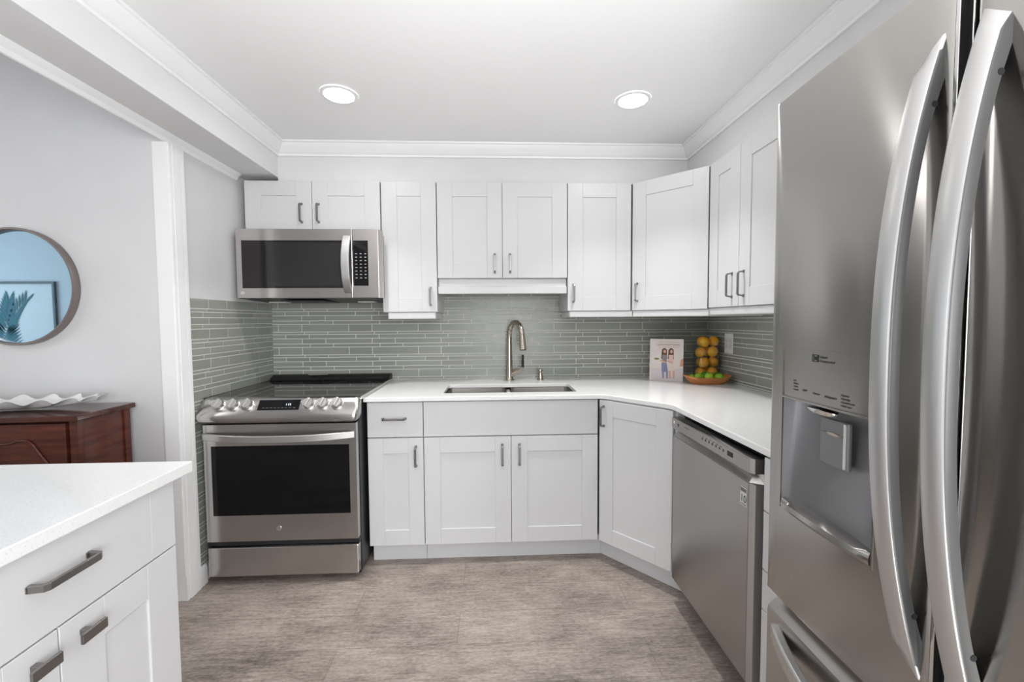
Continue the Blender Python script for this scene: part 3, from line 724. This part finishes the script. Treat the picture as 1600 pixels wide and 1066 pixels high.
# tray lip bulges forward at the bottom of the recess
mb = MB(); rings = []
for i in range(17):
    s = i/16; y = y1-.004-(y1-y0-.008)*s; q = math.sin(PI*s)**.6; x = fxs(y)
    rings.append([(x+.030*q+.002, y, z0+.001), (x-.001-.006*q, y, z0+.001), (x-.002-.010*q, y, z0+.008), (x-.001-.006*q, y, z0+.016), (x+.010*q+.001, y, z0+.021), (x+.030*q+.002, y, z0+.022)])
mb.loft(rings); mb.build('drip_tray', steel_fridge, cavo, smooth=40)
yp = -2.073
pd = MB().obox(V((fxs(yp)+.020, yp, 1.038)), NB, NR, -.036, .036, -.040, .052, -.004, .004).build('paddle', dispenser_grey, cavo, bevel=.003)
MB().obox(V((fxs(yp)+.0155, yp, 1.038)), NB, NR, .026, .033, -.036, .050, -.002, .003).build('paddle_rail', chrome, pd, bevel=.001)
mb = MB(); rings = []
for i in range(9):
    s = i/8*2-1; q = math.sqrt(max(1-s*s, .01)); c = V((fxs(yp)+.018, yp-.028*s, 1.064)); rings.append([c+V((a*.007, 0, b*.006*q)) for a, b in ((-1, 0), (-.6, -.9), (.6, -.9), (1, 0), (.6, .5), (-.6, .5))])
mb.loft(rings); mb.build('paddle_grip', chrome, pd, smooth=50)
mb = MB(); rings = []
for i in range(13):
    s = i/12*2-1; q = math.sqrt(max(1-s*s, .01)); y = -2.052-.040*s; c = V((fxs(y)+.006, y, 1.104)); rings.append([c+V((a*.016*q, 0, b*.011*q)) for a, b in ((-1, .4), (-.8, -.5), (0, -1), (.8, -.5), (1, .6), (0, .7))])
mb.loft(rings); mb.build('chute', chrome, cavo, smooth=60)
def txt(s, size, y, z, nm='panel_text', m_=ink):
    th = math.atan2(fxs(y-.01)-fxs(y+.01), .02); u = V((math.sin(th), -math.cos(th), 0))
    lettering(s, size, (fxs(y)+.0006, y, z), u, Z_, m_, nm, disp, align='LEFT', thick=.0003)
txt('Linear', .0075, -2.050, 1.2085); txt('Compressor', .0075, -2.050, 1.2005)
mb = MB(); y = -2.038; q_ = fxs(y)
mb.box(q_-.0004, q_+.001, y-.007, y+.007, 1.2135, 1.2145); mb.box(q_-.0004, q_+.001, y-.007, y+.007, 1.2000, 1.2010); mb.box(q_-.0004, q_+.001, y+.006, y+.007, 1.2, 1.2145); mb.box(q_-.0004, q_+.001, y-.007, y-.006, 1.2, 1.2145)
mb.box(q_-.0004, q_+.001, y-.003, y+.003, 1.204, 1.2105); mb.build('panel_icon', ink, disp)
for i, s in enumerate(('Ice', 'Water', 'Cube', 'Crush')): txt(s, .0052, -1.9755, 1.153-i*.0065)
txt('Light', .0058, -2.004, 1.1365); txt('Freezer', .0058, -2.034, 1.1345); txt('Refrigerator', .0058, -2.066, 1.1335)
for i, s in enumerate(('Express', 'Freezing', 'Control Lock', 'Hold 3 sec')): txt(s, .0052, -2.107, 1.143-i*.0065)

# ------------------------------------------------------------------ peninsula
t = thing('peninsula_cabinet', 'white peninsula cabinet with a wide drawer over shaker doors', 'cabinet', (-1.35, -2.2, 0))
PX = -1.070
MB().box(-1.60, PX-.020, -3.05, -1.684, .10, .866).build('carcass', cabinet_paint, t, bevel=.001)
MB().box(-1.56, PX-.08, -3.05, -1.70, 0, .0995).build('toe_kick', cabinet_paint, t)
mb = MB(); O = V((PX, -1.668, .684)); mb.obox(O, NB, NR*-1, .016, .0955, 0, .176, -.019, 0); mb.obox(O, NB, NR*-1, .0955, .60, 0, .176, -.019, 0); mb.obox(O, NB, NR*-1, .60, .672, 0, .176, -.019, 0)
d = mb.build('drawer', cabinet_paint, t, bevel=.001); pull((PX, -1.992, .792), Y_, X_, .118, d, out=.030, hw=.0075, ht=.004)
for ya, yk, wd_ in ((-1.684, -1.955, .317), (-2.004, -2.052, .333)):
    d = door((PX, ya, .110), NB, X_, wd_, .570, t, stile=.098, rail=.086)
    k = MB().obox(V((PX, yk, .640)), NB, X_, -.006, .006, -.006, .006, .0002, .022).build('knob', pull_steel, d, bevel=.001)
    MB().obox(V((PX, yk, .640)), NB, X_, -.028, .028, -.011, .011, .0222, .029).build('knob_plate', pull_steel, k, bevel=.0012)
o = plate([(-1.80, -1.634), (-1.80, -3.1), (-1.050, -3.1), (-1.050, -1.634)], None, .867, CT, 'peninsula_worktop', quartz)
tag(o, 'white speckled quartz worktop on the peninsula', 'countertop')

# ------------------------------------------------------------------ dining side: sideboard, tray, mirror
t = thing('sideboard', 'dark mahogany sideboard with a bowed top against the dining wall', 'sideboard', (-2.4, -1.0, 0))
SBX0, SBX1, SBY0, SBY1 = -2.95, -1.826, -1.135, -.885
def bow(x):
    s = (x-SBX0)/(SBX1-SBX0); return -.045*math.sin(PI*s)**1.5-.012*math.cos(PI*s*4)*(math.sin(PI*s))
n_ = 30
poly = [(SBX0-.02+(SBX1-SBX0+.04)*i/n_, SBY0-.02+bow(SBX0+(SBX1-SBX0)*i/n_)) for i in range(n_+1)]+[(SBX1+.02, SBY1+.006), (SBX0-.02, SBY1+.006)]
MB().prism(poly, 'z', .908, .930).build('top', mahogany_top, t, bevel=.004)
MB().box(SBX0+.01, SBX1-.008, SBY0+.02, SBY1, .16, .9075).build('body', mahogany, t)
for xa, ya in ((SBX1-.03, SBY0), (SBX1-.03, SBY1-.03), (SBX0, SBY0), (SBX0, SBY1-.03)): MB().box(xa, xa+.03, ya, ya+.03, 0, .9076).build('post', mahogany, t, bevel=.003)
dl_ = SBX1-SBX0-.066
for k in range(2):
    xa = SBX0+.034+k*dl_/2; xb = xa+dl_/2-.006
    poly = [(xa+(xb-xa)*i/16, SBY0-.004+bow(xa+(xb-xa)*i/16)) for i in range(17)]+[(xb, SBY0+.0195), (xa, SBY0+.0195)]
    d = MB().prism(poly, 'z', .60, .898).build('drawer', mahogany, t, bevel=.003)
    cx_ = (xa+xb)/2; pth = []
    for i in range(33):
        s = i/32*2-1; x = cx_+.20*s; pth.append((x, SBY0-.008+bow(x), .836+.012*math.cos(PI*s*1.0)*(-1 if abs(s) < .5 else 1)-.075*max(0, abs(s)-.72)/.28+.012*math.cos(PI*s*3)*.4))
    MB().tube(pth, .0045, 8).build('carved_moulding', mahogany, d, smooth=50)
    poly = [(xa+(xb-xa)*i/16, SBY0-.004+bow(xa+(xb-xa)*i/16)) for i in range(17)]+[(xb, SBY0+.0195), (xa, SBY0+.0195)]
    MB().prism(poly, 'z', .18, .594).build('door', mahogany, t, bevel=.003)
def trayf(sgn):
    def f(a, b):
        th = 2*PI*a; rr_ = b
        wv = 1+.05*math.cos(th*18)*rr_**4
        x = .325*rr_*wv*math.cos(th); y = .088*rr_*wv*math.sin(th)
        z = .004+.032*rr_**2.2+.010*rr_**4*math.cos(th*18+.6)+.008*(abs(math.cos(th))**4)*rr_**3+sgn*.0025
        c, s = math.cos(.10), math.sin(.10)
        return (-2.17+x*c-y*s, -1.02+x*s+y*c, .9316+z)
    return f
mb = MB(); mb.grid(trayf(-1), 180, 10); mb.grid(trayf(1), 180, 10)
o = mb.build('serving_tray', ceramic, None, smooth=50)
tag(o, 'long white ceramic tray with a wavy rim on the sideboard', 'tray')
t = thing('round_mirror', 'round mirror in a thin dark frame on the dining wall', 'mirror', (-2.285, -.861, 1.45))
mc = V((-2.288, -.861, 1.447)); Rm = .257
MB().lathe([(Rm, .0005), (Rm, .030), (Rm-.002, .033), (Rm-.009, .033), (Rm-.011, .030), (Rm-.011, .010), (Rm-.03, .0005)], mc, 72, NB, caps=False).build('frame', bronze, t, smooth=40)
MB().lathe([(Rm-.0112, .008), (Rm-.0112, .0105)], mc, 72, NB).build('glass', mirror_glass, t)
# framed palm leaf print on the far dining wall, seen in the mirror
ay = -4.199
t = thing('framed_print', 'framed blue palm leaf print reflected in the round mirror', 'picture', (-5.9, ay, 1.45))
ax0, ax1, az0, az1 = -6.35, -5.33, .85, 1.775
struct(MB().box(-7.0, -4.6, -4.6, -4.2, 0, 2.2).build('wall_rear', wall_paint))
mb = MB(); mb.box(ax0, ax1, ay, ay+.03, az0, az0+.025); mb.box(ax0, ax1, ay, ay+.03, az1-.025, az1); mb.box(ax0, ax0+.025, ay, ay+.03, az0+.025, az1-.025); mb.box(ax1-.025, ax1, ay, ay+.03, az0+.025, az1-.025)
mb.build('frame', mat('print_frame', (.10, .10, .10), .4), t)
MB().box(ax0+.02, ax1-.02, ay+.001, ay+.012, az0+.02, az1-.02).build('paper', mat('print_paper', (.78, .78, .76), .6), t)
mb = MB(); leafm = mat('palm_print', (.05, .17, .20), .6)
rnd = random.Random(4)
def leaf(p, ang, ln, wd):
    d = V((math.cos(ang), 0, math.sin(ang))); s = V((-d.z, 0, d.x)); k = []
    pts = [(0, 0), (.2, .7), (.5, 1), (.8, .6), (1, 0), (.8, -.5), (.5, -.8), (.2, -.5)]
    f = [p+d*(a*ln)+s*(b*wd) for a, b in pts]; mb.add([q for q in f]+[q+V((0, .001, 0)) for q in f], [tuple(range(8)), tuple(range(15, 7, -1))]+[(i, (i+1) % 8, 8+(i+1) % 8, 8+i) for i in range(8)])
for bx0, lean in ((-5.98, .55), (-6.12, -.15), (-5.92, .12)):
    for k in range(20):
        s = k/19; p = V((bx0+lean*.55*s*s, ay+.0125+.0003*k, az0+.05+.62*s))
        for sd in (1, -1): leaf(p, PI/2-lean*.8*s+sd*(1.05-.75*s), .25*(1-.35*s), .0125)
mb.build('palm_leaves', leafm, t)

# ------------------------------------------------------------------ ceiling lights
for i, (dx, dy) in enumerate(DOWN[:2]):
    t = thing('ceiling_light', ('round recessed ceiling light above the range', 'round recessed ceiling light above the corner cabinets')[i], 'ceiling light', (dx, dy, CEIL), 'recessed ceiling lights')
    MB().lathe([(.082, -.0003), (.081, -.005), (.066, -.007), (.064, -.004)], (dx, dy, CEIL), 40, caps=False).build('trim_ring', trim_paint, t, smooth=40)
    MB().lathe([(.0655, -.0045), (.0655, -.0035)], (dx, dy, CEIL), 40).build('diffuser', lamp_on, t)

# ------------------------------------------------------------------ outlet, book, fruit
t = thing('wall_outlet', 'white double wall outlet on the tiles near the fruit bowl', 'outlet', (XR-.008, -.275, 1.13))
MB().box(XR-.0125, XR-.0065, -.322, -.232, 1.074, 1.197).build('cover_plate', white_plastic, t, bevel=.002)
for ya in (-.3005, -.2545):
    s_ = MB().box(XR-.0145, XR-.0122, ya-.0165, ya+.0165, 1.101, 1.170).build('socket', mat('socket_white', (.70, .70, .70), .35), t, bevel=.001)
    mb = MB()
    for z in (1.118, 1.153):
        for q in (-.006, .006): mb.box(XR-.0148, XR-.0144, ya+q-.001, ya+q+.001, z-.004, z+.004)
    mb.build('slots', ink, s_)

bk0, bk1 = V((.800, -.158, CT+.0005)), V((.978, -.252, CT+.0005))
bu = (bk1-bk0).normalized(); bn = V((bu.y, -bu.x, 0)); bw = (bk1-bk0).length; tilt = math.radians(7)
bv = (Z_*math.cos(tilt)-bn*math.sin(tilt)); bnn = bu.cross(bv)
if bnn.dot(bn) < 0: bnn = -bnn
BH = .266
t = thing('cookbook', 'cream cookbook standing on the counter with two women on its cover', 'book', (.88, -.19, CT))
cover = noisy(mat('cookbook_cover', (.80, .70, .65), .4), (.76, .68, .63), (.82, .75, .70), 7)
fc = MB().obox(bk0, bu, bnn, 0, bw, 0, BH, -.003, 0, w=bv).build('front_cover', cover, t, bevel=.0006)
MB().obox(bk0, bu, bnn, 0, bw, .0, BH, -.024, -.021, w=bv).build('back_cover', cover, t, bevel=.0006)
MB().obox(bk0, bu, bnn, 0, .003, .0, BH, -.0209, -.0031, w=bv).build('spine', cover, t)
MB().obox(bk0, bu, bnn, .004, bw-.004, .003, BH-.004, -.0209, -.0031, w=bv).build('pages', white_plastic, t)
PR = {k: mat('print_'+k, c, .5) for k, c in dict(skin=(.72, .42, .31), hair=(.13, .045, .025), shirt=(.25, .24, .24), jeans=(.23, .25, .38), pink=(.80, .55, .48), cream=(.80, .66, .56), green=(.22, .25, .06), line=(.60, .45, .42), floor=(.70, .63, .64), red=(.72, .30, .20)).items()}
layer = [0]
def flat(pts, m_, nm):
    """printed shape on the cover, in cover coordinates"""
    layer[0] += 1; e_ = .0001+.00006*layer[0]
    f = [bk0+bu*(a*bw)+bv*(b*BH)+bnn*e_ for a, b in pts]; g_ = [p-bnn*(e_-.00002) for p in f]; n = len(f)
    return MB().add(f+g_, [tuple(range(n)), tuple(range(2*n-1, n-1, -1))]+[(i, (i+1) % n, n+(i+1) % n, n+i) for i in range(n)]).build(nm, m_, fc)
def ell(cx_, cy_, a, b, n=14): return [(cx_+a*math.cos(2*PI*i/n), cy_+b*math.sin(2*PI*i/n)) for i in range(n)]
flat([(.06, .0), (1, .0), (1, .30), (.06, .30)], PR['floor'], 'printed_floor')
for (a, b, z) in ((.25, .88, .918), (.30, .85, .868), (.22, .90, .842), (.28, .86, .802)):
    flat([(a, z), (b, z), (b, z+(.012 if z != .842 else .03)), (a, z+(.012 if z != .842 else .03))], PR['line'], 'title_line')
def woman(cx_, top, low, bare):
    flat([(cx_-.075, .75), (cx_+.075, .75), (cx_+.085, .52), (cx_-.095, .52)], PR['hair'], 'printed_hair'); flat(ell(cx_, .73, .06, .055), PR['hair'], 'printed_hair'); flat(ell(cx_+.01, .70, .038, .042), PR['skin'], 'printed_face')
    flat([(cx_-.07, .62), (cx_+.07, .62), (cx_+.07, .42), (cx_-.06, .42)], top, 'printed_top')
    flat([(cx_-.12, .50), (cx_+.05, .45), (cx_+.05, .42), (cx_-.13, .46)], PR['skin'], 'printed_arm')
    flat([(cx_-.085, .42), (cx_+.08, .42), (cx_+.11, .25), (cx_+.02, .20), (cx_-.07, .22)], low, 'printed_skirt')
    for q in (-.03, .09):
        flat([(cx_+q-.035, .25), (cx_+q+.03, .25), (cx_+q+.025, .06), (cx_+q-.015, .06)], PR['skin'] if bare else low, 'printed_leg')
woman(.44, PR['shirt'], PR['jeans'], False); woman(.64, PR['pink'], PR['cream'], True)
flat(ell(.21, .52, .08, .025), PR['green'], 'printed_greens'); flat([(.90, .36), (1, .36), (1, .56), (.93, .50)], PR['red'], 'printed_basket')

# wooden dough bowl
t0_ = (1.088, -.335, CT); ang = -.10
ca, sa = math.cos(ang), math.sin(ang)
def bp_(x, y, z): return (t0_[0]+x*ca-y*sa, t0_[1]+x*sa+y*ca, t0_[2]+z)
def sq(th, a, b, p=3.2):
    c, s = math.cos(th), math.sin(th); return (a*math.copysign(abs(c)**(2/p), c), b*math.copysign(abs(s)**(2/p), s))
rings = []
for z, a, b in ((.0006, .088, .046), (.004, .094, .050), (.022, .116, .064), (.040, .134, .075), (.0425, .1345, .075), (.0425, .127, .069), (.038, .123, .066), (.020, .104, .054), (.010, .084, .044)):
    r_ = []
    for k in range(36):
        x, y = sq(2*PI*k/36, a, b); r_.append(bp_(x, y, z+(.012*(abs(x)/.134)**4 if z > .03 else 0)))
    rings.append(r_)
o = MB().loft(rings).build('wooden_bowl', bowl_wood, None, smooth=50)
tag(o, 'carved wooden dough bowl holding limes on the counter corner', 'bowl')
# glass cylinder
vx, vy, vr = 1.165, -.172, .079
MB_ = MB().lathe([(vr-.002, .0005), (vr, .004), (vr, .245), (vr-.0015, .2465), (vr-.003, .245), (vr-.003, .012), (vr-.006, .009)], (vx, vy, CT), 40)
o = MB_.build('glass_vase', glass, None, smooth=50); tag(o, 'clear glass cylinder filled with orange citrus behind the wooden bowl', 'vase')
proto = MB().ball((0, 0, 0), .0316, .0316, .0332, 18, 12, tip=.06).build('citrus_fruit', citrus, None, smooth=60)
rnd = random.Random(11)
layers = ['bottom layer', 'second layer up', 'third layer up', 'top layer']
first = True
for k in range(4):
    for q, (a, w_) in enumerate(((205, 'on the cookbook side'), (325, 'on the outlet side'), (85, 'towards the tiled corner'))):
        o = proto if first else proto.copy()
        if not first: COL.objects.link(o)
        first = False
        th = math.radians(a+(k % 2)*38-19); rr_ = .0410
        o.location = (vx+rr_*math.cos(th), vy+rr_*math.sin(th), CT+.047+k*.0660+(.004 if q == 1 else 0))
        o.rotation_euler = (rnd.uniform(.2, .8), rnd.uniform(-.6, .6), rnd.uniform(0, 6))
        tag(o, f'orange citrus, {layers[k]} of the glass cylinder, {w_}', 'fruit', 'citrus in the glass cylinder')
lp_ = MB().ball((0, 0, 0), .0245, .0245, .029, 16, 10, tip=.12).build('lime', lime_mat, None, smooth=60)
ld = lp_.data.copy(); ld.materials.clear(); ld.materials.append(lime_dark)
limes = [(-.088, .004, .038, 0, 'small pale lime at the cookbook end of the wooden bowl', .75), (-.042, .014, .037, 0, 'lime lying second from the cookbook end in the wooden bowl', 1), (.006, -.020, .042, 0, 'largest bright lime in the middle of the wooden bowl', 1.1), (.006, .040, .047, 1, 'lime tucked behind the largest bright one in the wooden bowl', .9), (.066, -.022, .039, 0, 'bright lime beside the dark green one in the wooden bowl', 1), (.076, .031, .046, 1, 'dark green lime at the outlet end of the wooden bowl', .92)]
for i, (x, y, z, dk, lab, s_) in enumerate(limes):
    o = lp_ if i == 0 else lp_.copy()
    if i: COL.objects.link(o)
    if dk: o.data = ld
    o.location = bp_(x, y, z); o.scale = (s_, s_, s_); o.rotation_euler = (1.3, .3*i, i*1.1)
    tag(o, lab, 'fruit', 'limes in the wooden bowl')
